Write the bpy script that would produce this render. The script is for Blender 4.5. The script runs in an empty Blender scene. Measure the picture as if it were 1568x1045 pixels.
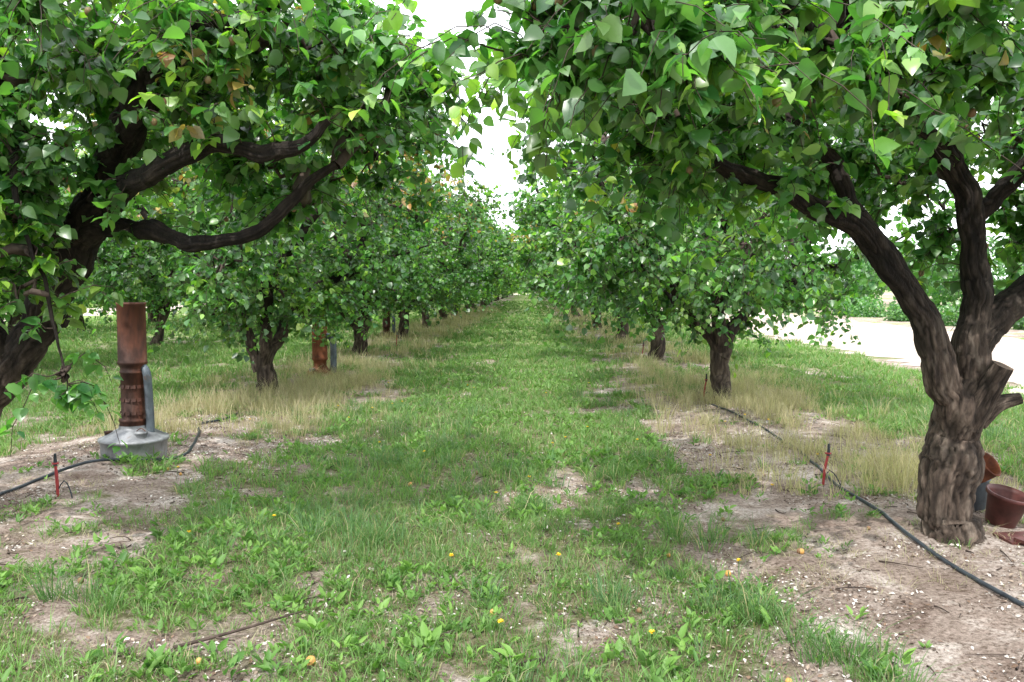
import bpy, math, numpy as np
from mathutils import Vector
D=bpy.data
scene=bpy.context.scene
# ------------------------------------------------------------------ helpers
def _h(i,j,k):
    s=np.sin(i*127.1+j*311.7+k*74.7)*43758.5453
    return s-np.floor(s)
def vn(x,y,z=0.0):
    x=np.asarray(x,float);y=np.asarray(y,float);z=np.asarray(z,float)+0*x
    i=np.floor(x);j=np.floor(y);k=np.floor(z)
    fx=x-i;fy=y-j;fz=z-k
    fx=fx*fx*(3-2*fx);fy=fy*fy*(3-2*fy);fz=fz*fz*(3-2*fz)
    def L(a,b,t):return a+(b-a)*t
    a=L(L(_h(i,j,k),_h(i+1,j,k),fx),L(_h(i,j+1,k),_h(i+1,j+1,k),fx),fy)
    b=L(L(_h(i,j,k+1),_h(i+1,j,k+1),fx),L(_h(i,j+1,k+1),_h(i+1,j+1,k+1),fx),fy)
    return L(a,b,fz)
def fbm(x,y,z=0.0,o=3):
    t=0;a=.5;n=0
    for q in range(o):
        t=t+a*vn(x*2**q+q*17.3,y*2**q+q*9.1,z*2**q);n+=a;a*=.5
    return t/n
def sstep(a,b,x):
    t=np.clip((x-a)/(b-a),0,1);return t*t*(3-2*t)
def nrm(v):
    return v/np.maximum(np.linalg.norm(v,axis=-1,keepdims=True),1e-9)

class MB:
    def __init__(s):
        s.V=[];s.C=[];s.L=[];s.S=[];s.M=[];s.sm=[];s.n=0
    def add(s,V,F,mat=0,col=(1,1,1),smooth=True):
        V=np.asarray(V,float).reshape(-1,3);F=np.asarray(F,int)
        if len(F)==0:return
        c=np.asarray(col,float)
        if c.ndim==1:c=np.tile(c,(len(V),1))
        s.V.append(V);s.C.append(c)
        s.L.append((F+s.n).ravel());s.S.append(np.full(len(F),F.shape[1]))
        s.M.append(np.full(len(F),mat));s.sm.append(np.full(len(F),smooth))
        s.n+=len(V)
    def mesh(s,name,mats):
        V=np.concatenate(s.V);C=np.concatenate(s.C);L=np.concatenate(s.L);S=np.concatenate(s.S)
        me=D.meshes.new(name)
        me.vertices.add(len(V));me.vertices.foreach_set('co',V.astype(np.float32).ravel())
        me.loops.add(len(L));me.loops.foreach_set('vertex_index',L.astype(np.int32))
        me.polygons.add(len(S))
        st=np.concatenate([[0],np.cumsum(S)[:-1]])
        me.polygons.foreach_set('loop_start',st.astype(np.int32))
        me.polygons.foreach_set('material_index',np.concatenate(s.M).astype(np.int32))
        me.polygons.foreach_set('use_smooth',np.concatenate(s.sm).astype(bool))
        for m in mats:me.materials.append(m)
        at=me.color_attributes.new('Col','FLOAT_COLOR','POINT')
        at.data.foreach_set('color',np.hstack([C,np.ones((len(C),1))]).astype(np.float32).ravel())
        me.update(calc_edges=True)
        return me
    def obj(s,name,mats,loc=(0,0,0),parent=None):
        return mkobj(name,s.mesh(name,mats),loc,parent)
def mkobj(name,me,loc=(0,0,0),parent=None):
    o=D.objects.new(name,me);o.location=loc
    scene.collection.objects.link(o)
    if parent:o.parent=parent
    return o

def catmull(pts,rad,step=.04):
    P=np.array(pts,float);R=np.array(rad,float)
    P=np.vstack([2*P[0]-P[1],P,2*P[-1]-P[-2]]);R=np.concatenate([[R[0]],R,[R[-1]]])
    out=[];ro=[]
    for i in range(1,len(P)-2):
        n=max(2,int(np.linalg.norm(P[i+1]-P[i])/step))
        t=np.arange(n)/n
        t=t[:,None]
        out.append(.5*((2*P[i])+(-P[i-1]+P[i+1])*t+(2*P[i-1]-5*P[i]+4*P[i+1]-P[i+2])*t**2+(-P[i-1]+3*P[i]-3*P[i+1]+P[i+2])*t**3))
        ro.append(R[i]+(R[i+1]-R[i])*t[:,0])
    out.append(P[-2][None]);ro.append(R[-2:-1])
    return np.concatenate(out),np.concatenate(ro)

def tubes(mb,P,R,S,mat=0,col=(1,1,1),bark=0,cap=False,capmat=None,zshade=None):
    """P (B,K,3) R (B,K)"""
    B,K,_=P.shape
    T=nrm(np.gradient(P,axis=1))
    mt=np.abs(T.mean(axis=1));ref=np.eye(3)[np.argmin(mt,axis=1)][:,None,:]
    U=nrm(np.cross(T,ref));W=np.cross(T,U)
    a=np.arange(S)/S*2*np.pi
    dirs=U[:,:,None,:]*np.cos(a)[None,None,:,None]+W[:,:,None,:]*np.sin(a)[None,None,:,None]
    r=np.repeat(R[:,:,None],S,axis=2);C=col
    if bark>0:
        Q=P[:,:,None,:]+dirs*r[...,None]
        s=np.linalg.norm(np.diff(P,axis=1,prepend=P[:,:1]),axis=2).cumsum(axis=1)[:,:,None]
        ca=np.cos(a)[None,None,:];sa=np.sin(a)[None,None,:]
        wob=(vn(ca*2+3,sa*2+9,s*7)-.5)*1.8+(vn(ca*5+3,sa*5+9,s*21)-.5)*.8
        k=6.6*np.maximum(r/.18,.45)
        f1=np.abs(vn(ca*k+7+wob,sa*k+3+wob,s*5.0)-.5)*2
        f1=np.minimum(f1*2.6,1)
        f1b=np.minimum(np.abs(vn(ca*k*2.1+17,sa*k*2.1+23+wob,s*17)-.5)*4,1)
        f2=fbm(ca*1.3+11,sa*1.3+5,s*2.2)-.5
        f3=vn(Q[...,0]*60,Q[...,1]*60,Q[...,2]*30)-.5
        r=r*(1+bark*(.11*(f1-.7)+.06*(f1b-.6)+.38*f2+.06*f3))
        g=(.30+.70*f1)*(.5+.5*f1b)*(.65+.7*fbm(Q[...,0]*9,Q[...,1]*9,Q[...,2]*5))
        if zshade is not None:g=g*(1-.78*sstep(zshade,zshade+.7,Q[...,2]))  # occlusion shade on upper limbs, painted into the bark colour by height
        C=np.repeat(g[...,None],3,axis=-1).reshape(-1,3)*np.asarray(col,float)
    V=(P[:,:,None,:]+dirs*r[...,None]).reshape(-1,3)
    b=np.arange(B)[:,None,None]*K*S;k=np.arange(K-1)[None,:,None]*S;i=np.arange(S)[None,None,:]
    j=(i+1)%S
    F=np.stack([b+k+i,b+k+j,b+k+S+j,b+k+S+i],-1).reshape(-1,4)
    mb.add(V,F,mat,C)
    if cap:
        for bb in range(B):
            ring=V.reshape(B,K,S,3)[bb,-1]
            n0=ring.mean(axis=0)
            VV=np.vstack([ring,n0+ (ring-n0)*.5 ,n0[None]])
            idx=np.arange(S);jd=(idx+1)%S
            mb.add(VV,np.stack([idx,jd,S+jd,S+idx],-1),mat if capmat is None else capmat,(1,1,1),False)
            mb.add(VV,np.stack([S+idx,S+jd,np.full(S,2*S)],-1),mat if capmat is None else capmat,(1,1,1),False)
def bezier(S,C,E,K):
    t=np.linspace(0,1,K)[None,:,None]
    return S[:,None]*(1-t)**2+2*C[:,None]*t*(1-t)+E[:,None]*t*t

LT0=np.array([(0,0,0),(.30,.06,.05),(0,.18,-.01),(-.30,.06,.05),(.44,.34,.10),(0,.45,-.0),(-.44,.34,.10),(.30,.68,.05),(0,.72,-.05),(-.30,.68,.05),(0,1.05,-.16)])
LF0q=np.array([(2,1,4,5),(3,2,5,6),(5,4,7,8),(6,5,8,9)]);LF0t=np.array([(0,1,2),(0,2,3),(8,7,10),(9,8,10)])
LT1=np.array([(0,0,0),(.42,.22,.09),(-.42,.22,.09),(.36,.6,.07),(-.36,.6,.07),(0,1,-.1),(0,.42,-.02)])
LF1=np.array([(0,1,6),(0,6,2),(1,3,6),(6,4,2),(3,5,6),(6,5,4)])
LT2=np.array([(0,0,0),(.45,.42,.08),(-.45,.42,.08),(0,1,-.08)])
LF2=np.array([(0,1,3),(0,3,2)])
def leaves(mb,pos,d,n,size,lod,mat,col,asp=1.0,smooth=True):
    n=nrm(n-d*np.sum(n*d,-1,keepdims=True));s=np.cross(d,n)
    T={0:LT0,1:LT1,2:LT2}[lod]
    N=len(pos);k=len(T)
    z=size[:,None,None]
    asp=np.asarray(asp,float).reshape(-1,1,1)
    V=pos[:,None]+z*(s[:,None]*T[None,:,0:1]*asp+d[:,None]*T[None,:,1:2]+n[:,None]*T[None,:,2:3])
    C=np.repeat(col[:,None],k,axis=1).reshape(-1,3)
    b=(np.arange(N)*k)[:,None,None]
    V=V.reshape(-1,3)
    if lod==0:
        base=mb.n
        mb.add(V,(b+LF0q[None]).reshape(-1,4),mat,C,smooth)
        F=(b+LF0t[None]).reshape(-1,3)
        mb.L.append((F+base).ravel());mb.S.append(np.full(len(F),3));mb.M.append(np.full(len(F),mat));mb.sm.append(np.full(len(F),smooth))
    else:
        F={1:LF1,2:LF2}[lod]
        mb.add(V,(b+F[None]).reshape(-1,3),mat,C,smooth)

# ------------------------------------------------------------------ materials
def newmat(name):
    m=D.materials.new(name);m.use_nodes=True
    nt=m.node_tree;nt.nodes.clear()
    return m,nt,nt.nodes,nt.links
def N(nt,t,**kw):
    n=nt.nodes.new(t)
    for k,v in kw.items():
        if k in n.inputs:n.inputs[k].default_value=v
        else:setattr(n,k,v)
    return n
def ramp(nt,stops):
    r=nt.nodes.new('ShaderNodeValToRGB');e=r.color_ramp.elements
    while len(e)<len(stops):e.new(.5)
    for q,(p,c) in zip(e,stops):
        q.position=p;q.color=(*c,1)
    return r
def mix(nt,a,b,f,mode='MIX'):
    m=nt.nodes.new('ShaderNodeMix');m.data_type='RGBA';m.blend_type=mode
    for s,v in ((0,f),(6,a),(7,b)):
        if isinstance(v,bpy.types.NodeSocket):nt.links.new(v,m.inputs[s])
        elif s==0:m.inputs[0].default_value=v
        else:m.inputs[s].default_value=(*v,1)
    return m.outputs[2]
def noise(nt,co,scale,detail=4,rough=.55,dist=0):
    n=N(nt,'ShaderNodeTexNoise',Scale=scale,Detail=detail,Roughness=rough,Distortion=dist)
    nt.links.new(co,n.inputs['Vector']);return n.outputs['Fac']
def leafmat(name,trans=.35,rough=.38,spec=.5,tgain=(1.5,1.9,.7)):
    m,nt,ns,lk=newmat(name)
    a=N(nt,'ShaderNodeAttribute',attribute_name='Col')
    g=N(nt,'ShaderNodeNewGeometry')
    c=a.outputs['Color']
    back=mix(nt,c,(.15,.24,.10),.4)
    cc=mix(nt,c,back,g.outputs['Backfacing'])
    p=N(nt,'ShaderNodeBsdfPrincipled',Roughness=rough);p.inputs['Specular IOR Level'].default_value=spec
    lk.new(cc,p.inputs['Base Color'])
    t=N(nt,'ShaderNodeBsdfTranslucent')
    tcx=mix(nt,c,tgain,1.0,'MULTIPLY');lk.new(tcx,t.inputs[0])
    ms=N(nt,'ShaderNodeMixShader');ms.inputs[0].default_value=trans
    lk.new(p.outputs[0],ms.inputs[1]);lk.new(t.outputs[0],ms.inputs[2])
    o=N(nt,'ShaderNodeOutputMaterial');lk.new(ms.outputs[0],o.inputs[0])
    return m
def solid(name,stops,scale=8,rough=.8,metal=0,bump=.3,bscale=40,stretch=(1,1,1),attr=False,detail=4,spec=.3,dist=.01):
    m,nt,ns,lk=newmat(name)
    tc=N(nt,'ShaderNodeTexCoord')
    mp=N(nt,'ShaderNodeMapping');mp.inputs['Scale'].default_value=stretch
    lk.new(tc.outputs['Object'],mp.inputs[0])
    f=noise(nt,mp.outputs[0],scale,detail,.6,.4)
    r=ramp(nt,stops);lk.new(f,r.inputs[0]);c=r.outputs[0]
    if attr:
        a=N(nt,'ShaderNodeAttribute',attribute_name='Col');c=mix(nt,a.outputs['Color'],c,1.0,'MULTIPLY')
    p=N(nt,'ShaderNodeBsdfPrincipled',Roughness=rough,Metallic=metal);p.inputs['Specular IOR Level'].default_value=spec
    lk.new(c,p.inputs['Base Color'])
    if bump>0:
        f2=noise(nt,mp.outputs[0],bscale,4,.65)
        b=N(nt,'ShaderNodeBump',Strength=bump,Distance=dist);lk.new(f2,b.inputs['Height']);lk.new(b.outputs[0],p.inputs['Normal'])
    o=N(nt,'ShaderNodeOutputMaterial');lk.new(p.outputs[0],o.inputs[0])
    return m
M_leaf=leafmat('apricot_leaf',.42,.36,.9,(1.45,2.0,.6))
M_grass=leafmat('grass_blade',.35,.5,.35,(1.25,1.5,.7))
M_bark=solid('bark',[(.3,(.045,.031,.024)),(.5,(.115,.084,.065)),(.72,(.22,.175,.14))],16,.9,0,1.0,50,(1,1,.35),attr=True,dist=.014)
M_cut=solid('sawn_wood',[(.3,(.06,.04,.028)),(.6,(.14,.095,.065)),(.8,(.22,.16,.11))],14,.8,0,.5,60)
M_twig=solid('twig_bark',[(.3,(.025,.016,.013)),(.7,(.09,.065,.052))],12,.8,0,0)
M_fruit=solid('green_apricot',[(.3,(.13,.13,.05)),(.7,(.24,.12,.07))],20,.5,0,0)
M_ripe=solid('fallen_apricot_skin',[(.3,(.55,.25,.06)),(.7,(.60,.38,.14))],20,.5,0,0)
M_rust=solid('rusty_steel',[(.28,(.018,.010,.008)),(.45,(.055,.024,.017)),(.58,(.12,.043,.025)),(.74,(.20,.13,.10))],4,.6,.3,.5,50,(1,1,.35))
M_galv=solid('galvanised_steel',[(.25,(.07,.07,.072)),(.45,(.17,.175,.185)),(.62,(.29,.295,.305)),(.8,(.17,.12,.085))],6,.5,.4,.25,30,(1,1,.6))
M_galvb=solid('weathered_blue_steel',[(.3,(.06,.068,.08)),(.6,(.12,.145,.17)),(.8,(.15,.09,.06))],7,.55,.4,.25,30)
M_hose=solid('black_polyethylene',[(.3,(.012,.016,.022)),(.7,(.04,.05,.06))],10,.45,0,.1,30)
M_red=solid('red_plastic',[(.3,(.26,.03,.035)),(.7,(.42,.055,.055))],10,.5,0,.1,30)
M_pot=solid('maroon_plastic',[(.3,(.05,.018,.015)),(.7,(.12,.04,.035))],10,.5,0,.1,30)
M_orange=solid('orange_rust',[(.3,(.06,.022,.015)),(.6,(.22,.07,.03)),(.8,(.19,.11,.08))],7,.75,0,.4,40)
M_litter=solid('dry_leaf_litter',[(.3,(.8,.8,.8)),(.7,(1,1,1))],20,.85,0,0,attr=True)
M_yellow=solid('dandelion_petals',[(.3,(.75,.5,.02)),(.7,(.9,.68,.05))],60,.6,0,0)
M_road=solid('pale_dirt',[(.3,(.31,.245,.20)),(.5,(.45,.37,.31)),(.75,(.58,.49,.42))],.8,.95,0,.8,14,detail=8)

def groundmat():
    m,nt,ns,lk=newmat('orchard_floor')
    tc=N(nt,'ShaderNodeTexCoord');co=tc.outputs['Object']
    a=N(nt,'ShaderNodeAttribute',attribute_name='Col')
    sp=N(nt,'ShaderNodeSeparateColor');lk.new(a.outputs['Color'],sp.inputs[0])
    d1=ramp(nt,[(.3,(.18,.13,.105)),(.5,(.33,.265,.225)),(.66,(.58,.51,.46))]);lk.new(noise(nt,co,2.2,7,.7,.6),d1.inputs[0])
    d2=ramp(nt,[(.35,(.36,.32,.29)),(.5,(1,1,1)),(.66,(1.4,1.4,1.43))]);lk.new(noise(nt,co,42,5,.8),d2.inputs[0])
    dirt=mix(nt,d1.outputs[0],d2.outputs[0],1.0,'MULTIPLY')
    g1=ramp(nt,[(.3,(.065,.06,.032)),(.5,(.155,.15,.08)),(.68,(.38,.33,.24))]);lk.new(noise(nt,co,16,6,.78,.5),g1.inputs[0])
    far=ramp(nt,[(.3,(.11,.18,.055)),(.5,(.19,.27,.09)),(.68,(.42,.40,.24))]);lk.new(noise(nt,co,1.3,8,.8,.5),far.inputs[0])
    gg=mix(nt,g1.outputs[0],far.outputs[0],sp.outputs[1])
    mth=N(nt,'ShaderNodeMath',operation='MULTIPLY_ADD');lk.new(noise(nt,co,9,5,.7),mth.inputs[0]);mth.inputs[1].default_value=1.3
    lk.new(sp.outputs[0],mth.inputs[2])
    fr=N(nt,'ShaderNodeMapRange');lk.new(mth.outputs[0],fr.inputs[0])
    fr.inputs[1].default_value=1.02;fr.inputs[2].default_value=1.42
    c=mix(nt,dirt,gg,fr.outputs[0])
    p=N(nt,'ShaderNodeBsdfDiffuse');lk.new(c,p.inputs['Color'])
    b=N(nt,'ShaderNodeBump',Strength=1.0,Distance=.03);lk.new(noise(nt,co,26,6,.8),b.inputs['Height']);lk.new(b.outputs[0],p.inputs['Normal'])
    o=N(nt,'ShaderNodeOutputMaterial');lk.new(p.outputs[0],o.inputs[0])
    return m
M_ground=groundmat()

# ------------------------------------------------------------------ ground
def hgt(x,y):
    k=sstep(7.2,5.5,np.abs(x+.3))*sstep(60,25,y)
    h=.06*(fbm(x*.8+3,y*.8,0,3)-.5)+.03*(fbm(x*5,y*5,0,2)-.5)
    mound=.05*np.exp(-((x-2.64)/.8)**2)+.06*np.exp(-((x+3.8)/.9)**2)
    return (h+mound)*k
def cover(x,y):
    n=fbm(x*.9+20,y*.6+4,0,4);n2=fbm(x*3.4,y*2.6+40,0,3)
    aisle=sstep(-3.1,-2.0,x+.9*(n-.5))*sstep(1.9,.9,x+.9*(n-.5))
    left=sstep(-4.4,-5.6,x);right=sstep(3.3,4.3,x)*sstep(7.6,7.2,x)
    base=aisle*(.52+.32*sstep(3.5,8,y))+left*.82+right*.88
    rowg=(1-np.clip(aisle+left+right,0,1))*.34*sstep(5,20,y)
    c=base+rowg+.15
    return np.clip(c*.95+(n-.5)*1.15+(n2-.5)*1.4,0,1)
def axis(segs):
    o=[]
    for a,b,s in segs:o.append(np.arange(a,b,s))
    o.append([segs[-1][1]]);return np.concatenate(o)
xs=axis([(-420,-60,30),(-60,-16,2),(-16,-6,.25),(-6,6,.04),(6,16,.3),(16,60,2),(60,420,30)])
ys=axis([(-60,-4,4),(-4,1.5,.25),(1.5,10,.04),(10,22,.12),(22,60,.5),(60,200,4),(200,800,40)])
X,Y=np.meshgrid(xs,ys);Z=hgt(X,Y)
cv=cover(X,Y);fr=sstep(9,26,Y)
V=np.stack([X,Y,Z],-1).reshape(-1,3)
nx,ny=len(xs),len(ys)
i=np.arange(nx-1)[None,:];j=np.arange(ny-1)[:,None]*nx
F=np.stack([i+j,i+j+1,i+j+nx+1,i+j+nx],-1).reshape(-1,4)
mb=MB();mb.add(V,F,0,np.stack([cv,fr,cv*0],-1).reshape(-1,3));mb.obj('ground',[M_ground])
def road(name,x0,x1,y0,y1,rs):
    r=np.random.default_rng(rs);yy=np.arange(y0,y1,.5);e0=x0+1.1*(fbm(yy*.35,yy*0+rs)-.5)+.3*r.normal(size=len(yy));e1=x1+1.4*(fbm(yy*.3,yy*0+rs+9)-.5)+.3*r.normal(size=len(yy))
    A=np.stack([e0,yy,yy*0+.008],-1);B=np.stack([e1,yy,yy*0+.008],-1);n=len(yy)
    mb=MB();q=np.arange(n-1);mb.add(np.vstack([A,B]),np.stack([q,q+n,q+n+1,q+1],-1));mb.obj(name,[M_road])
road('dirt_road',7.9,15.5,-20,220,3)
road('dirt_road',-33,-24.5,-20,220,5)
mb=MB();mb.add([(-60,168,.012),(80,168,.012),(80,190,.012),(-60,190,.012)],[(0,1,2,3)]);mb.obj('dirt_track',[M_road])

# ------------------------------------------------------------------ trees
def greens(rng,n):
    t=rng.random(n)[:,None]
    a=np.array([.028,.108,.028]);b=np.array([.145,.295,.078])
    return a+(b-a)*t**1.3
def tree_mesh(name,seed,limbs,lobes,nbr,nclump,tw,lpt,lsize,lod,sides,stubs=(),red=.06,fruit=0,sigma=.2,zshade=1.1,step=.04):
    rng=np.random.default_rng(seed);mb=MB();sk=[]
    for q,(pts,rad) in enumerate(limbs):
        P,R=catmull(pts,rad,step)
        if q==0:R=R*(1+.28*np.exp(-P[:,2]/.10))
        P=P+((fbm(P*0+np.arange(len(P))[:,None]*.12*(step/.04),np.array([[1.,7,13]])+P*0+seed+q*5)-.5)*.13*(P[:,2:3]>.2))
        R=R*(1+.35*(vn(np.arange(len(R))*step*5,R*0+q*3.3+seed)-.5))
        tubes(mb,P[None],R[None],sides if R.max()>.075 else max(8,sides//2),0 ,(1,1,1),bark=1,cap=True,zshade=zshade)
        if q>0:sk.append(P[len(P)//4:])
    for pts,rad in stubs:
        P,R=catmull(pts,rad,step/2);tubes(mb,P[None],R[None],sides,0,(.7,.7,.7),bark=.7,cap=True,capmat=1)
    sk=np.concatenate(sk);
    lc=np.array([l[0] for l in lobes],float);lr=np.array([l[1] for l in lobes],float)
    w=np.array([l[2] for l in lobes],float);w/=w.sum()
    def samp(n,k,sc=1.0):
        i=rng.choice(len(lobes),n,p=w);d=nrm(rng.normal(size=(n,3)));u=rng.random(n)**k
        return lc[i]+d*u[:,None]*lr[i]*sc
    def connect(E,S0):
        out=np.empty(len(E),int)
        for a in range(0,len(E),400):
            e=E[a:a+400];d=np.linalg.norm((e[:,None]-S0[None])*np.array([1,1,1.15]),axis=2)
            out[a:a+400]=np.argmin(d,axis=1)
        return S0[out]
    for rr,nb in ((.036,nbr//3),(.017,nbr)):
        E=samp(nb,.5,.85 if rr<.02 else .6);S0=connect(E,sk);L=np.linalg.norm(E-S0,axis=1,keepdims=True)
        C=(S0+E)/2+np.array([0,0,.22])*L+rng.normal(size=E.shape)*.16*L
        P=bezier(S0,C,E,11);P[:,1:-1]+=rng.normal(size=P[:,1:-1].shape)*.024
        R=np.linspace(rr,.005,11)[None]*np.ones((nb,1))
        tubes(mb,P,R,6 if lod<2 else 4,2)
        sk=np.concatenate([sk,P[:,2:].reshape(-1,3)])
    cc=samp(nclump,.34)
    ci=np.repeat(np.arange(nclump),tw);E=cc[ci]+rng.normal(size=(len(ci),3))*sigma
    S0=connect(E,sk);L=np.linalg.norm(E-S0,axis=1,keepdims=True)
    C=(S0+E)/2+np.array([0,0,.35])*L+rng.normal(size=E.shape)*.16*L
    E2=E-np.array([0,0,.12])*L
    P=bezier(S0,C,E2,6);P[:,1:-1]+=rng.normal(size=P[:,1:-1].shape)*.012;R=np.linspace(.0042,.0018,6)[None]*np.ones((len(E),1))
    tubes(mb,P,R*(1 if lod<2 else 1.5),3,2)
    nt=len(E);tl=np.clip(.5/np.maximum(L[:,0],.05),0,.9)
    ti=np.repeat(np.arange(nt),lpt);t=1-rng.random(len(ti))**1.1*tl[ti];t=t[:,None]
    pos=S0[ti]*(1-t)**2+2*C[ti]*t*(1-t)+E2[ti]*t*t
    n=len(ti);hz=rng.normal(size=(n,3));hz[:,2]*=.35
    d=nrm(nrm(hz)*.85+np.array([0,0,-.6])+rng.normal(size=(n,3))*.2)
    pos=pos+d*.03*rng.random((n,1))
    nn=np.array([0,-.15,1.])+rng.normal(size=(n,3))*.5
    col=greens(rng,n)
    cvv=(.58+.82*rng.random(nclump))[ci[ti]];col=col*cvv[:,None]
    yel=rng.random(nclump)[ci[ti]]<.24;col[yel]=col[yel]*np.array([1.6,1.22,.8])
    tipw=sstep(.8,1.0,t[:,0])*(rng.random(n)<.35);col=col*(1+tipw[:,None]*np.array([.9,.55,.2]))
    rc=(rng.random(nclump)<red*sstep(2.3,3.4,cc[:,2])*2)[ci[ti]]&(t[:,0]>.5)&(rng.random(n)<.6)
    col[rc]=np.array([.40,.17,.08])*(.6+.7*rng.random((rc.sum(),1)))+np.array([0,.16,0])*rng.random((rc.sum(),1))
    sz=lsize*(.5+.7*rng.random(n))
    leaves(mb,pos,d,nn,sz,lod,3,col,.85+.3*rng.random(n))
    if fruit:
        ii=rng.choice(nt,fruit,replace=False);c=P[ii,4]+np.array([0,0,-.035])
        for c0 in c:ball(mb,c0,.017+.006*rng.random(),4)
    return mb.mesh(name,[M_bark,M_cut,M_twig,M_leaf,M_fruit])
_th=np.linspace(0,np.pi,7);_ph=np.arange(8)/8*2*np.pi
_sp=np.array([[np.sin(a)*np.cos(b),np.sin(a)*np.sin(b),np.cos(a)*1.12] for a in _th for b in _ph])
_sq=np.array([[a*8+b,a*8+(b+1)%8,(a+1)*8+(b+1)%8,(a+1)*8+b] for a in range(6) for b in range(8)])
def ball(mb,c,r,mat):mb.add(_sp*r+c,_sq,mat)

o=np.array([2.63,4.94,0.])
def rel(pts):return [tuple(np.array(p)-o) for p in pts]
limbs=[(rel([(2.67,4.94,-.08),(2.64,4.94,.12),(2.61,4.94,.39),(2.65,4.94,.72),(2.69,4.94,.92),(2.72,4.95,1.08)]),[.175,.165,.152,.15,.152,.11]),
 (rel([(2.64,4.93,.68),(2.55,4.9,.97),(2.41,4.85,1.32),(2.27,4.8,1.6),(1.99,4.75,1.91),(1.74,4.7,2.02),(1.46,4.6,2.16),(1.01,4.45,2.32),(.7,4.2,2.5)]),[.10,.092,.082,.078,.074,.065,.052,.04,.02]),
 (rel([(2.71,4.96,.86),(2.73,4.97,1.2),(2.76,4.98,1.56),(2.72,4.95,1.96),(2.57,4.9,2.30),(2.31,4.72,2.52),(2.11,4.55,2.66),(1.78,4.3,2.85),(1.5,4.1,3.15)]),[.12,.10,.085,.076,.074,.074,.065,.055,.02]),
 (rel([(2.73,4.98,1.15),(2.84,5.0,1.42),(3.08,5.05,1.58),(3.45,5.1,1.95),(3.8,5.2,2.5),(4.0,5.2,3.2)]),[.1,.09,.085,.07,.05,.02]),
 (rel([(1.98,4.75,1.90),(1.86,4.85,2.25),(1.72,4.9,2.5),(1.45,5.0,2.75),(1.1,5.1,3.1)]),[.065,.055,.05,.04,.015]),
 (rel([(2.31,4.75,2.50),(2.5,4.8,2.85),(2.6,5.0,3.4),(2.5,5.3,3.8)]),[.06,.05,.035,.012]),
 (rel([(2.69,4.95,1.96),(2.95,4.8,2.3),(3.1,4.5,2.7),(3.2,4.3,3.1)]),[.06,.05,.035,.012]),
 (rel([(1.78,4.3,2.85),(1.5,4.0,2.85),(1.1,3.7,2.85),(.6,3.3,2.85),(.15,3.2,2.9)]),[.04,.03,.022,.012,.006])]
stubs=[(rel([(2.68,4.88,.76),(2.74,4.80,.96),(2.80,4.74,1.14)]),[.085,.07,.06]),(rel([(2.74,4.9,.80),(2.86,4.88,.89),(2.98,4.86,.93)]),[.08,.05,.035])]
lobes=[(rel([(.38,3.3,2.64)])[0],(.65,.6,.34),.60),(rel([(1.15,4.0,2.68)])[0],(1.1,.9,.5),.80),(rel([(1.9,3.9,2.88)])[0],(1.2,.9,.38),.65),(rel([(.30,4.9,2.95)])[0],(.7,.9,.6),.55),
 (rel([(2.7,5.6,3.1)])[0],(1.9,1.1,.9),.95),(rel([(3.7,5.1,2.6)])[0],(1.1,1.2,.75),.9),(rel([(.95,4.9,2.6)])[0],(.95,.8,.5),.6),(rel([(3.1,4.2,2.65)])[0],(.8,.5,.35),.35),
 (rel([(3.4,5.4,1.95)])[0],(.75,.5,.35),.28),(rel([(2.55,4.83,1.15)])[0],(.10,.08,.26),.012),(rel([(1.5,5.6,2.75)])[0],(1.4,.8,.65),.8),(rel([(2.3,5.7,2.3)])[0],(.8,.5,.4),.35)]
me=tree_mesh('apricot_tree',11,limbs,lobes,90,290,8,11,.088,0,110,stubs,.04,110,.19,zshade=.95,step=.015)
mkobj('apricot_tree',me,(2.63,4.94,0))
o=np.array([-3.95,5.3,0.])
limbs=[(rel([(-4.0,5.3,-.08),(-3.96,5.3,.2),(-3.83,5.28,.6),(-3.50,5.25,1.08),(-3.18,5.2,1.45)]),[.18,.165,.145,.135,.13]),
 (rel([(-3.25,5.2,1.38),(-2.95,5.10,1.75),(-2.62,4.9,2.2),(-2.28,4.65,2.52),(-1.98,4.4,2.80),(-1.5,4.2,2.98),(-1.1,4.1,3.2)]),[.13,.125,.12,.11,.095,.07,.03]),
 (rel([(-2.65,4.95,2.15),(-2.35,4.6,2.18),(-2.05,4.35,2.20),(-1.8,4.25,2.32),(-1.62,4.22,2.38),(-1.35,4.2,2.30),(-1.0,4.2,2.45)]),[.075,.065,.056,.054,.05,.044,.02]),
 (rel([(-2.75,5.0,1.95),(-2.45,4.85,2.0),(-2.15,4.6,1.93),(-1.87,4.5,1.88),(-1.55,4.5,1.92),(-1.1,4.6,2.25)]),[.08,.06,.05,.046,.04,.02]),
 (rel([(-3.45,5.25,1.12),(-3.75,5.2,1.6),(-4.2,5.1,2.2),(-4.6,5.0,2.9)]),[.1,.09,.07,.03]),
 (rel([(-2.9,5.05,1.8),(-2.95,4.7,2.3),(-2.9,4.4,2.8),(-2.8,4.3,3.3)]),[.08,.07,.05,.02]),
 (rel([(-2.95,4.8,2.2),(-2.85,4.5,2.4),(-2.75,4.25,2.3),(-2.66,4.15,1.9),(-2.52,4.15,1.45),(-2.48,4.2,1.1)]),[.035,.03,.02,.012,.008,.004]),
 (rel([(-1.98,4.4,2.80),(-1.75,4.2,3.05),(-1.7,4.1,3.4)]),[.06,.045,.015])]
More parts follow.
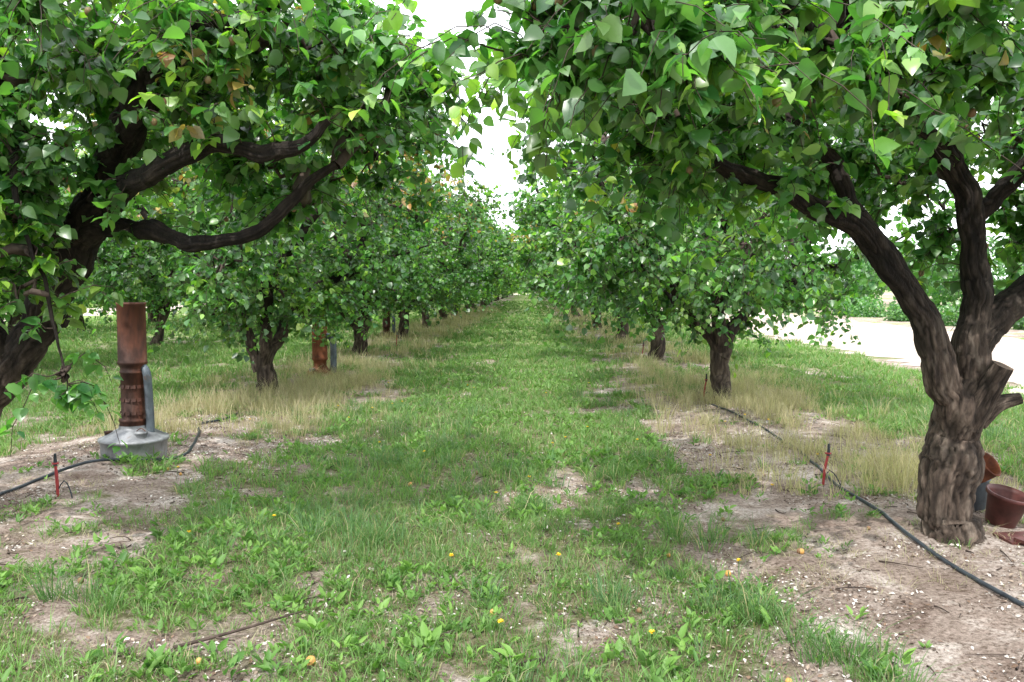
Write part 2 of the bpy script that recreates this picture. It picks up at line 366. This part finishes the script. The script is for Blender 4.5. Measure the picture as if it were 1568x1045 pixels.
lobes=[(rel([(-2.6,4.5,2.98)])[0],(1.5,1.1,.45),1.25),(rel([(-1.45,4.6,2.92)])[0],(1.0,1.1,.40),.95),(rel([(-1.05,5.3,2.75)])[0],(.7,.9,.6),.65),
 (rel([(-3.1,4.5,2.2)])[0],(.65,.6,.5),.75),(rel([(-2.88,4.2,1.78)])[0],(.32,.35,.32),.30),(rel([(-2.52,4.2,1.05)])[0],(.03,.03,.2),.018),(rel([(-2.22,4.25,1.02)])[0],(.01,.01,.05),.006),
 (rel([(-2.6,5.8,3.25)])[0],(1.9,1.1,.7),.8),(rel([(-4.4,5.0,2.8)])[0],(1.0,1.4,.9),.7),(rel([(-1.7,5.6,2.25)])[0],(.7,.6,.35),.3)]
me=tree_mesh('apricot_tree',29,limbs,lobes,90,290,8,11,.080,0,72,(),.06,110,.17,zshade=.7,step=.02)
mkobj('apricot_tree',me,(-3.95,5.3,0))

def generic(seed,lod,nclump,tw,lpt,ls,sides=16,wide=1.0,fork=.75,red=.1,sigma=.22,step=.08,skirt=1.0,sz=1.5):
    rng=np.random.default_rng(seed);L=[]
    lean=rng.normal(size=2)*.12
    L.append(([(0,0,-.08),(lean[0]*.3,lean[1]*.3,.15),(lean[0],lean[1],fork*.7),(lean[0]*1.2,lean[1]*1.2,fork+.12)],[.165,.15,.14,.105]))
    n=rng.integers(3,5);a0=rng.random()*6.28
    for q in range(n):
        a=a0+q*6.283/n+rng.normal()*.3;c,s=math.cos(a),math.sin(a);x0,y0=lean*1.1
        R=1.7+.6*rng.random();h=3.4+.6*rng.random();jj=rng.normal(size=(6,3))*.12
        p=[(x0,y0,fork-.12),(x0+.16*c,y0+.16*s,fork+.22),(x0+.5*c,y0+.5*s,1.35+.1*rng.random()),(x0+R*.62*c,y0+R*.62*s,2.0),(x0+R*c,y0+R*s,2.7),(x0+R*1.3*c,y0+R*1.3*s,h)]
        p=[tuple(np.array(v)+jj[k]*(k>1)) for k,v in enumerate(p)]
        L.append((p,[.10,.09,.078,.062,.048,.015]))
        a2=a+.5*rng.choice([-1,1]);b=p[2]
        L.append(([b,(b[0]+.45*math.cos(a2),b[1]+.45*math.sin(a2),b[2]+.3),(b[0]+1.1*math.cos(a2),b[1]+1.1*math.sin(a2),b[2]+.55),(b[0]+2.1*math.cos(a2),b[1]+2.1*math.sin(a2),b[2]+.9)],[.06,.05,.035,.012]))
    lob=[((0,0,3.15),(3.15*wide,3.1,1.05),4.2),((0,0,2.15),(2.35,2.4,.8),1.8),((0,0,sz),(1.95,2.05,.5),1.6*skirt)]
    for q in range(9):
        a=rng.random()*6.28;rr=2.0+1.0*rng.random()
        lob.append(((rr*math.cos(a)*wide,rr*math.sin(a),1.8+2.0*rng.random()),(.75,.75,.6),.4))
    lob.append(((0,0,4.1),(1.8,1.9,.6),.7))
    return tree_mesh('apricot_tree',seed,L,lob,80,nclump,tw,lpt,ls,lod,sides,(),red,0,sigma,zshade=.6,step=step)
mR2=generic(31,1,500,7,9,.096,sides=32,red=.05,step=.05,sz=1.42,skirt=1.2)
mL2=generic(47,1,480,7,9,.096,sides=32,fork=.5,red=.2,step=.05,sz=1.42,skirt=1.1)
mR3=generic(53,1,400,7,8,.112,sides=20,red=.08)
farm=[generic(60+q,2,360,6,8,.145,sides=12,red=.08,sigma=.25,step=.15,wide=1.06) for q in range(4)]
rng=np.random.default_rng(5)
def put(me,x,y,sx=1,sz=1,rot=None):
    ob=mkobj('apricot_tree',me,(x,y,0));ob.scale=(sx,sx,sz);ob.rotation_euler=(0,0,rng.random()*6.28 if rot is None else rot)
put(mR2,2.66,10.85,.93,1.0,.3);put(mL2,-3.8,11.5,.93,.98,0.4)
put(mR3,2.68,17.0,1.03,1.04,1.);put(mL2,-3.85,17.9,1.02,1.02,2.4)
put(mR3,2.7,23.0,1.08,1.05,3.);put(mR2,-3.85,24.0,1.08,1.05,4.)
for q in range(4,28):
    put(farm[q%4],2.66+rng.normal()*.2,4.94+6.05*q+rng.normal()*.3,1.02+.12*rng.random(),1.0+.18*rng.random())
    put(farm[(q+2)%4],-3.85+rng.normal()*.2,5.3+6.2*q-.2,1.02+.12*rng.random(),1.0+.18*rng.random())
for q in range(0,13):
    put(mL2 if q<2 else farm[q%4],-10.1+rng.normal()*.15,9.2+6.1*q,.88+.08*rng.random(),1.0+.1*rng.random())
    put(farm[(q+1)%4],-16.4+rng.normal()*.15,10.5+6.1*q,.88+.08*rng.random(),1.0+.1*rng.random())
put(farm[0],2.66,-4.5,.85,1);put(farm[1],-3.85,-4.0,.85,1)

def mass(name,seed,cs,rad,nper,ls,g=1.15):
    rng=np.random.default_rng(seed);mb=MB();cs=np.array(cs,float);rad=np.array(rad,float)
    n=len(cs)*nper;i=np.repeat(np.arange(len(cs)),nper)
    d=nrm(rng.normal(size=(n,3)));u=(.55+.6*fbm(d[:,0]*3+i*7.3,d[:,1]*3,d[:,2]*3))*rng.random(n)**.25
    p=cs[i]+d*u[:,None]*rad[i];p[:,2]=np.maximum(p[:,2],.03)
    dd=nrm(rng.normal(size=(n,3))+np.array([0,0,-.3]));nn=d+rng.normal(size=(n,3))*.5+np.array([0,0,.5])
    col=greens(rng,n)*(.7+.7*rng.random(len(cs)))[i][:,None]*g
    leaves(mb,p,dd,nn,ls*(.6+.8*rng.random(n)),2,0,col);mb.obj(name,[M_leaf])
cs=[];rd=[]
for q in range(34):
    y=16+q*5.;cs.append((34+rng.normal()*3,y,2.2+rng.random()));rd.append((3.6,3.6,2.6+1.6*rng.random()))
mass('distant_trees',7,cs,rd,1500,.36,.85)
cs=[];rd=[]
for q in range(30):
    cs.append((-44+rng.normal()*2,10+q*6.,2.4+rng.random()));rd.append((4,4,3.2+1.5*rng.random()))
mass('distant_trees',8,cs,rd,1200,.45,.9)
cs=[];rd=[]
for q in range(26):
    cs.append((-75+q*6.,232+rng.normal()*3,3.0));rd.append((5,4,4+2*rng.random()))
mass('distant_trees',9,cs,rd,800,.7,1.0)
cs=[];rd=[]
for q in range(18):
    cs.append((18.2+rng.normal()*.8,22+q*4.1+rng.normal()*.7,.35));rd.append((1.2,1.2,.55+.5*rng.random()))
mass('shrub_row',10,cs,rd,1800,.12,.8)

# ------------------------------------------------------------------ grass, weeds, litter
def scatter(rng,n,x0,x1,y0,y1,prob):
    x=x0+(x1-x0)*rng.random(n);y=y0+(y1-y0)*rng.random(n);k=rng.random(n)<prob(x,y)
    return x[k],y[k]
def blades(mb,rng,x,y,h,w,per,spread,lean,colA,colB,cn=None):
    n=len(x);i=np.repeat(np.arange(n),per);m=len(i)
    a=rng.random(m)*6.283;rr=spread*rng.random(m)**.7
    bx=x[i]+rr*np.cos(a);by=y[i]+rr*np.sin(a);bz=hgt(bx,by)-.004
    hh=h*(.5+.8*rng.random(m))*(.5+.9*rng.random(n)**1.5)[i]
    dr=np.stack([np.cos(a),np.sin(a)],-1)+rng.normal(size=(m,2))*.5
    ln=lean*(.3+rng.random(m))*hh
    b=np.stack([bx,by,bz],-1)
    mid=b+np.stack([dr[:,0]*ln*.35,dr[:,1]*ln*.35,hh*.6],-1)
    tip=b+np.stack([dr[:,0]*ln,dr[:,1]*ln,hh*(1-.25*rng.random(m))],-1)
    f=rng.random(m)*6.283;sd=np.stack([np.cos(f),np.sin(f),f*0],-1)*(w*(.6+.8*rng.random(m)))[:,None]
    V=np.stack([b-sd,b+sd,mid+sd*.8,mid-sd*.8,tip],1).reshape(-1,3)
    t=np.clip(rng.random(m)*.6+(rng.random(n)*.4 if cn is None else cn*.5)[i],0,1)[:,None]
    col=np.array(colA)+(np.array(colB)-np.array(colA))*t
    dry=rng.random(m)<.09;col[dry]=np.array([.42,.36,.22])*(.7+.5*rng.random((dry.sum(),1)))
    C=np.repeat(col[:,None],5,axis=1).reshape(-1,3)
    k=np.arange(m)*5;base=mb.n
    mb.add(V,np.stack([k,k+1,k+2,k+3],-1),0,C)
    F=np.stack([k+3,k+2,k+4],-1)
    mb.L.append((F+base).ravel());mb.S.append(np.full(m,3));mb.M.append(np.zeros(m,int));mb.sm.append(np.full(m,True))
rng=np.random.default_rng(77)
gA=(.045,.125,.028);gB=(.23,.38,.11)
mb=MB()
P1=lambda x,y:sstep(.36,.82,cover(x,y))
for (x0,x1,y0,y1,den,h,w,per) in [(-4.5,4.2,1.6,6,400,.07,.0022,10),(-8,7.6,6,12,200,.09,.0036,9),(-14,7.8,12,22,62,.115,.0066,9),(-22,7.8,22,45,17,.135,.013,9),(-24,7.8,45,90,4,.14,.026,8)]:
    n=int((x1-x0)*(y1-y0)*den);x,y=scatter(rng,n,x0,x1,y0,y1,P1)
    blades(mb,rng,x,y,h,w,per,.04+.01*h*10,.8,gA,gB,fbm(x*.7,y*.7+9))
x,y=scatter(rng,2800,-4,5.5,2.2,14,lambda x,y:.5*sstep(.4,.9,cover(x,y))*sstep(.48,.62,fbm(x*.8+50,y*.8)))
blades(mb,rng,x,y,.15,.0020,38,.08,.7,(.05,.13,.05),(.17,.29,.13))
tx=np.array([-1.05,1.15,1.35,-2.3,.1,.55,1.0,1.5]);ty=np.array([4.95,3.7,3.4,3.8,5.7,6.6,4.9,3.3])
blades(mb,rng,np.repeat(tx,4)+rng.normal(size=32)*.1,np.repeat(ty,4)+rng.normal(size=32)*.12,.17,.0022,50,.08,.8,(.05,.14,.035),(.15,.27,.09))
mb.obj('grass',[M_grass])
mb=MB()
def Pd(x,y):
    R=np.exp(-((x-2.95)/.9)**2)*sstep(5.6,6.6,y);Lf=np.exp(-((x+3.6)/1.0)**2)*sstep(7.6,8.6,y)
    return np.clip(1.4*(R+Lf),0,1)*sstep(.34,.58,fbm(x*1.7+5,y*1.2+70,0,4))
x,y=scatter(rng,14000,-5.5,5.0,5.6,16,Pd)
blades(mb,rng,x,y,.23,.0022,14,.09,.5,(.24,.19,.12),(.66,.56,.39))
x,y=scatter(rng,10000,-5.5,4.6,16,60,Pd)
blades(mb,rng,x,y,.24,.006,12,.15,.4,(.28,.23,.14),(.62,.53,.37))
x,y=scatter(rng,6500,-4.5,4,1.8,9,lambda x,y:.6*sstep(.38,.6,fbm(x*1.3+5,y*.9+7)))
blades(mb,rng,x,y,.05,.0013,9,.06,1.3,(.26,.21,.13),(.60,.52,.39))
mb.obj('dry_grass',[M_grass])
mb=MB()
Pw=lambda x,y:(.07+sstep(.25,.75,cover(x,y)))*sstep(.42,.60,fbm(x*1.9+31,y*1.7+8,0,3))
x,y=scatter(rng,15500,-4.6,4.2,1.7,9,Pw)
n=len(x);per=8;i=np.repeat(np.arange(n),per);m=len(i);a=rng.random(m)*6.283
up=.35+1.3*rng.random(m);d=nrm(np.stack([np.cos(a),np.sin(a),up],-1))
rs=(.28+.9*rng.random(n)**2.2)[i]
p=np.stack([x[i]+.04*rs*np.cos(a)*rng.random(m),y[i]+.04*rs*np.sin(a)*rng.random(m),hgt(x[i],y[i])+.045*rng.random(m)*rs],-1)
cB=rng.random(n)[i][:,None]*.6+.4*rng.random((m,1))
col=np.array([.05,.145,.03])+(np.array([.23,.40,.09])-np.array([.05,.145,.03]))*cB
leaves(mb,p,d,np.array([0,0,1.])+rng.normal(size=(m,3))*.35,.062*rs*(.4+.8*rng.random(m)),1,0,col,(.3+.35*rng.random(n))[i])
x,y=scatter(rng,6000,-6,5,9,20,Pw);n=len(x);i=np.repeat(np.arange(n),6);m=len(i);a=rng.random(m)*6.283
d=nrm(np.stack([np.cos(a),np.sin(a),.3+.8*rng.random(m)],-1))
p=np.stack([x[i]+.06*np.cos(a),y[i]+.06*np.sin(a),hgt(x[i],y[i])+.03*rng.random(m)],-1)
leaves(mb,p,d,np.array([0,0,1.])+rng.normal(size=(m,3))*.2,.08*(.5+.7*rng.random(m)),2,0,np.array([.14,.26,.06])*(.6+.7*rng.random((m,1))),.5)
mb.obj('broadleaf_weeds',[M_grass])
mb=MB()
x,y=scatter(rng,210000,-5,4.5,1.6,11,lambda x,y:(.45+.55*sstep(.75,.3,cover(x,y)))*sstep(.38,.68,fbm(x*1.9+3,y*1.9,0,4)))
m=len(x);a=rng.random(m)*6.283;d=nrm(np.stack([np.cos(a),np.sin(a),rng.normal(size=m)*.3],-1))
pal=np.array([(.60,.54,.49),(.36,.28,.22),(.20,.13,.09),(.10,.07,.055),(.76,.71,.66)]);col=pal[rng.choice(5,m,p=[.24,.20,.25,.20,.11])]*(.7+.4*rng.random((m,1)))
leaves(mb,np.stack([x,y,hgt(x,y)+.005+.006*rng.random(m)],-1),d,np.array([0,0,1.])+rng.normal(size=(m,3))*.45,.007+.028*rng.random(m)**2,2,0,col,.55)
mb.obj('leaf_litter',[M_litter])
mb=MB();nq=900
x=-4+8*rng.random(nq);y=2+8*rng.random(nq);a=rng.random(nq)*6.283;L=.04+.2*rng.random(nq)**2.5
S0=np.stack([x,y,hgt(x,y)+.008],-1);E=S0+np.stack([np.cos(a)*L,np.sin(a)*L,.01+0*L],-1);C=(S0+E)/2+rng.normal(size=S0.shape)*.02
E[:,2]=hgt(E[:,0],E[:,1])+.01
tubes(mb,bezier(S0,C,E,5),np.linspace(.004,.0018,5)[None]*(.5+rng.random((nq,1))),5,0)
for pts,rad in [([(-1.55,3.35,.03),(-1.35,3.5,.035),(-1.1,3.75,.03)],[.009,.007,.004]),([(1.75,2.95,.03),(2.0,2.93,.035),(2.35,3.0,.03)],[.01,.008,.005]),([(1.0,2.4,.02),(1.2,2.6,.03),(1.15,2.8,.03)],[.01,.008,.005]),([(-1.4,3.45,.03),(-1.3,3.4,.04)],[.006,.003])]:
    P,R=catmull(pts,rad,.05);tubes(mb,P[None],R[None],7,0,bark=.5,cap=True)
mb.obj('fallen_twigs',[M_twig])
mb=MB()
for q in range(34):
    fx=rng.uniform(-3.6,3.2);fy=rng.uniform(2.6,7.5);r0=.012+.007*rng.random()
    ball(mb,np.array([fx,fy,float(hgt(np.array([fx]),np.array([fy]))[0])+r0*.9]),r0,1 if rng.random()<.6 else 0)
ball(mb,np.array([-.92,3.25,.02]),.024,0)
mb.obj('fallen_apricots',[M_ripe,M_fruit])
mb=MB();x=np.concatenate([rng.uniform(-3.4,2.6,34),[-.42,-.23,1.9,-2.9,.55]]);y=np.concatenate([rng.uniform(3,14,34),[4.3,5.7,6.2,6.4,5.]])
for q in range(len(x)):
    z=hgt(x[q],y[q]);hh=.05+.07*rng.random();t0=np.array([x[q],y[q],z]);t1=t0+np.array([rng.normal()*.015,rng.normal()*.015,hh])
    tubes(mb,np.linspace(t0,t1,4)[None],np.full((1,4),.0018),4,1,(.1,.18,.05))
    k=22;a=np.arange(k)*2.4;el=.2+.9*rng.random(k);d=np.stack([np.cos(a)*np.cos(el),np.sin(a)*np.cos(el),np.sin(el)],-1)
    leaves(mb,np.tile(t1,(k,1)),d,np.array([0,0,1.])+d*0,np.full(k,.018),2,0,np.ones((k,3)),.5)
mb.obj('dandelions',[M_yellow,M_grass])

# ------------------------------------------------------------------ man-made things
def lathe(mb,prof,S=40,mat=0,c=(0,0,0),dent=0):
    pr=np.array(prof,float);a=np.arange(S)/S*2*np.pi
    r=pr[:,0][:,None]*(1+dent*(vn(np.cos(a)[None]*2+pr[:,1][:,None]*6,np.sin(a)[None]*2+4)-.5))
    V=np.stack([r*np.cos(a)+c[0],r*np.sin(a)+c[1],pr[:,1][:,None]+0*a[None]+c[2]],-1).reshape(-1,3)
    k=np.arange(len(pr)-1)[:,None]*S;i=np.arange(S)[None];j=(i+1)%S
    mb.add(V,np.stack([k+i,k+j,k+S+j,k+S+i],-1).reshape(-1,4),mat,(1,1,1),True)
def pipe(mb,pts,rad,S=16,mat=0,step=.03):
    P,R=catmull(pts,rad,step);tubes(mb,P[None],R[None],S,mat,cap=True)
def heater(x,y,tilt=0):
    mb=MB()
    lathe(mb,[(0,.0),(.262,.0),(.272,.02),(.277,.12),(.282,.22),(.295,.225),(.30,.24),(.295,.255),(.28,.258),(.20,.305),(.135,.335),(.125,.345),(.125,.37)],48,0,dent=.04)
    lathe(mb,[(.118,.34),(.118,.40),(.124,.405),(.124,.425),(.103,.43),(.103,.84),(.110,.845),(.110,.86),(.103,.865),(.106,.90),(.122,.925),(.128,.93),(.128,.95),(.122,.955),(.121,1.46),(.127,1.465),(.127,1.485),(.115,1.485),(.11,1.3),(.1,1.0)],40,1,dent=.03)
    for rI in range(3):
        for q in range(7):
            a=-2.9+q*.45;z=.50+rI*.12;c,s_=math.cos(a),math.sin(a);t=(-s_,c)
            b=np.array([c*.105,s_*.105,z]);tv=np.array([t[0],t[1],0])*.02;ov=np.array([c,s_,0])*.012
            mb.add([b-tv,b+tv,b+tv+ov+np.array([0,0,-.03]),b-tv+ov+np.array([0,0,-.03])],[(0,1,2,3)],1,(1,1,1),False)
    pipe(mb,[(.165,-.02,.30),(.16,-.02,.5),(.15,-.02,.72),(.14,-.02,.84),(.10,0,.90)],[.036,.036,.036,.036,.034],16,2)
    lathe(mb,[(.05,.27),(.05,.31),(.056,.312),(.056,.33),(0,.335)],20,0,(.14,-.15,0))
    lathe(mb,[(.035,.27),(.035,.30),(.04,.302),(.04,.318),(0,.32)],20,1,(-.19,-.08,0))
    pipe(mb,[(.1,-.15,.335),(.14,-.15,.36),(.18,-.15,.335)],[.004,.004,.004],6,1,.01)
    ob=mb.obj('orchard_heater',[M_galv,M_rust,M_galvb],(x,y,-.02));ob.rotation_euler=(0,tilt,0);return ob
heater(-3.62,7.15,.01)
mb=MB()
lathe(mb,[(0,.0),(.2,.0),(.215,.03),(.22,.10),(.23,.11),(.22,.13),(.13,.17),(.12,.2)],36,1,dent=.1)
lathe(mb,[(.11,.19),(.11,.30),(.125,.31),(.14,.34),(.13,.36),(.13,1.30),(.136,1.305),(.136,1.325),(.122,1.325),(.12,1.0)],36,1,dent=.03)
pipe(mb,[(.24,-.04,.1),(.245,-.04,.3),(.245,-.04,.56),(.23,-.03,.66),(.18,-.02,.72),(.11,0,.73)],[.055,.055,.055,.055,.052,.05],16,2)
lathe(mb,[(.05,.12),(.05,.17),(.056,.172),(0,.19)],16,0,(-.1,-.14,0))
mb.obj('orchard_heater',[M_galv,M_orange,M_galvb],(-3.60,13.6,.04))
mb.obj('orchard_heater',[M_galv,M_rust,M_galvb],(-4.6,25.6,.0))

def hose(pts,name='irrigation_hose'):
    P=[(x,y,float(hgt(np.array([x]),np.array([y]))[0])+.012+dz) for x,y,dz in pts]
    mb=MB();Q,R=catmull(P,[.0125]*len(P),.06);Q[:,2]=np.maximum(Q[:,2],hgt(Q[:,0],Q[:,1])+.010);tubes(mb,Q[None],R[None],10,0);mb.obj(name,[M_hose])
hose([(2.75,2.2,0),(2.5,3.2,0),(2.40,3.87,.0),(2.36,4.4,.0),(2.36,4.9,.01),(2.42,5.5,0),(2.40,6.1,.02),(2.46,6.5,0),(2.55,8,0),(2.5,9.6,0),(2.42,10.6,0),(2.5,12,0),(2.4,16,0),(2.5,22,0)])
hose([(-4.1,4.2,0),(-3.98,5.3,0),(-3.92,6.0,0),(-3.85,6.5,.02),(-3.70,6.75,.03),(-3.32,6.95,.0),(-3.20,7.3,.0),(-3.5,8.3,0),(-3.7,8.8,.0),(-3.58,9.4,0),(-3.7,10.8,0),(-3.5,12,0),(-3.6,17,0),(-3.6,24,0)])
def stake(x,y,h=.3,lean=.05):
    z=float(hgt(np.array([x]),np.array([y]))[0]);mb=MB()
    pipe(mb,[(0,0,-.05),(lean*.3,0,h*.4),(lean,0,h*.82)],[.009,.012,.010],8,0)
    pipe(mb,[(lean,0,h*.8),(lean*1.1,0,h*.9),(lean*1.1,0,h*1.12)],[.016,.013,.009],8,1)
    lathe(mb,[(.0,h*.84),(.024,h*.85),(.024,h*.88),(0,h*.89)],12,0,(lean,0,0))
    pipe(mb,[(0,0,.05),(.05,0,.12),(.1,-.02,.07),(.13,-.04,.0)],[.005]*4,6,1)
    mb.obj('sprinkler_stake',[M_red,M_hose],(x,y,z))
stake(2.36,6.35,.30,.035);stake(-3.50,5.76,.29,-.01);stake(2.42,11.0,.33,.03);stake(2.42,17.0,.4,.02);stake(-3.35,20.,.4,.02)
mb=MB();lathe(mb,[(0,.005),(.085,.0),(.09,.01),(.12,.19),(.135,.195),(.137,.22),(.128,.222),(.115,.19),(.085,.03),(0,.03)],36,0);ob=mb.obj('plant_pot',[M_pot],(3.10,5.22,.05));ob.rotation_euler=(.2,.15,0)
mb=MB();lathe(mb,[(0,0),(.085,0),(.09,.008),(.085,.016),(.085,.09),(.088,.095),(.085,.1),(.085,.19),(.09,.198),(.085,.205),(.078,.2),(.075,.04)],32,0,dent=.08);ob=mb.obj('rusty_can',[M_orange],(3.08,5.60,.27));ob.rotation_euler=(.9,.3,.4)
mb=MB();lathe(mb,[(0,.0),(.10,.0),(.12,.2),(.13,.21),(.12,.21),(.1,.02)],30,0);mb.obj('plant_pot',[M_galvb],(3.12,5.62,.05))
mb=MB()
for q in range(3):
    a=.3*q;c=np.array([3.05+.05*q,4.85-.12*q,.07+.022*q]);u=np.array([math.cos(a),math.sin(a),.05])*.15;v=np.array([-math.sin(a),math.cos(a),0])*.10;w=np.array([0,0,.009])
    Vb=[c+sx*u+sy*v+sz*w for sz in(-1,1) for sx,sy in((-1,-1),(1,-1),(1,1),(-1,1))]
    mb.add(Vb,[(0,3,2,1),(4,5,6,7),(0,1,5,4),(1,2,6,5),(2,3,7,6),(3,0,4,7)],0,(1,1,1),False)
mb.obj('broken_tiles',[M_pot])

# ------------------------------------------------------------------ light, sky, camera
EL,AZ=math.radians(54),math.radians(196)
w=D.worlds.new('World');scene.world=w;w.use_nodes=True;nt=w.node_tree;nt.nodes.clear()
sky=N(nt,'ShaderNodeTexSky',sky_type='NISHITA');sky.sun_disc=False;sky.sun_elevation=EL;sky.sun_rotation=AZ;sky.dust_density=3.0;sky.air_density=1.0
tc=N(nt,'ShaderNodeTexCoord')
f=noise(nt,tc.outputs['Generated'],2.2,4,.6,.3);cr=ramp(nt,[(.25,(.6,.6,.6)),(.6,(.97,.97,.97))]);nt.links.new(f,cr.inputs[0])
c=mix(nt,sky.outputs[0],(21.5,22.2,23.2),cr.outputs[0])
bg=N(nt,'ShaderNodeBackground');bg.inputs['Strength'].default_value=.15;nt.links.new(c,bg.inputs[0])
ow=N(nt,'ShaderNodeOutputWorld');nt.links.new(bg.outputs[0],ow.inputs[0])
sl=D.lights.new('sun','SUN');sl.energy=5;sl.angle=math.radians(.5);sl.color=(1,.97,.92);so=D.objects.new('sun',sl);scene.collection.objects.link(so)
dv=Vector((math.sin(AZ)*math.cos(EL),math.cos(AZ)*math.cos(EL),math.sin(EL)));so.rotation_euler=dv.to_track_quat('Z','Y').to_euler();so.location=(0,0,30)
cam=D.cameras.new('camera');cam.lens=28;cam.sensor_width=36;cam.clip_end=3000;cam.clip_start=.05
co=D.objects.new('camera',cam);scene.collection.objects.link(co);co.location=(0,0,1.6);co.rotation_euler=(math.radians(90-3.85),0,math.radians(1.22))
scene.camera=co
scene.view_settings.view_transform='Standard';scene.view_settings.look='None';scene.view_settings.exposure=0
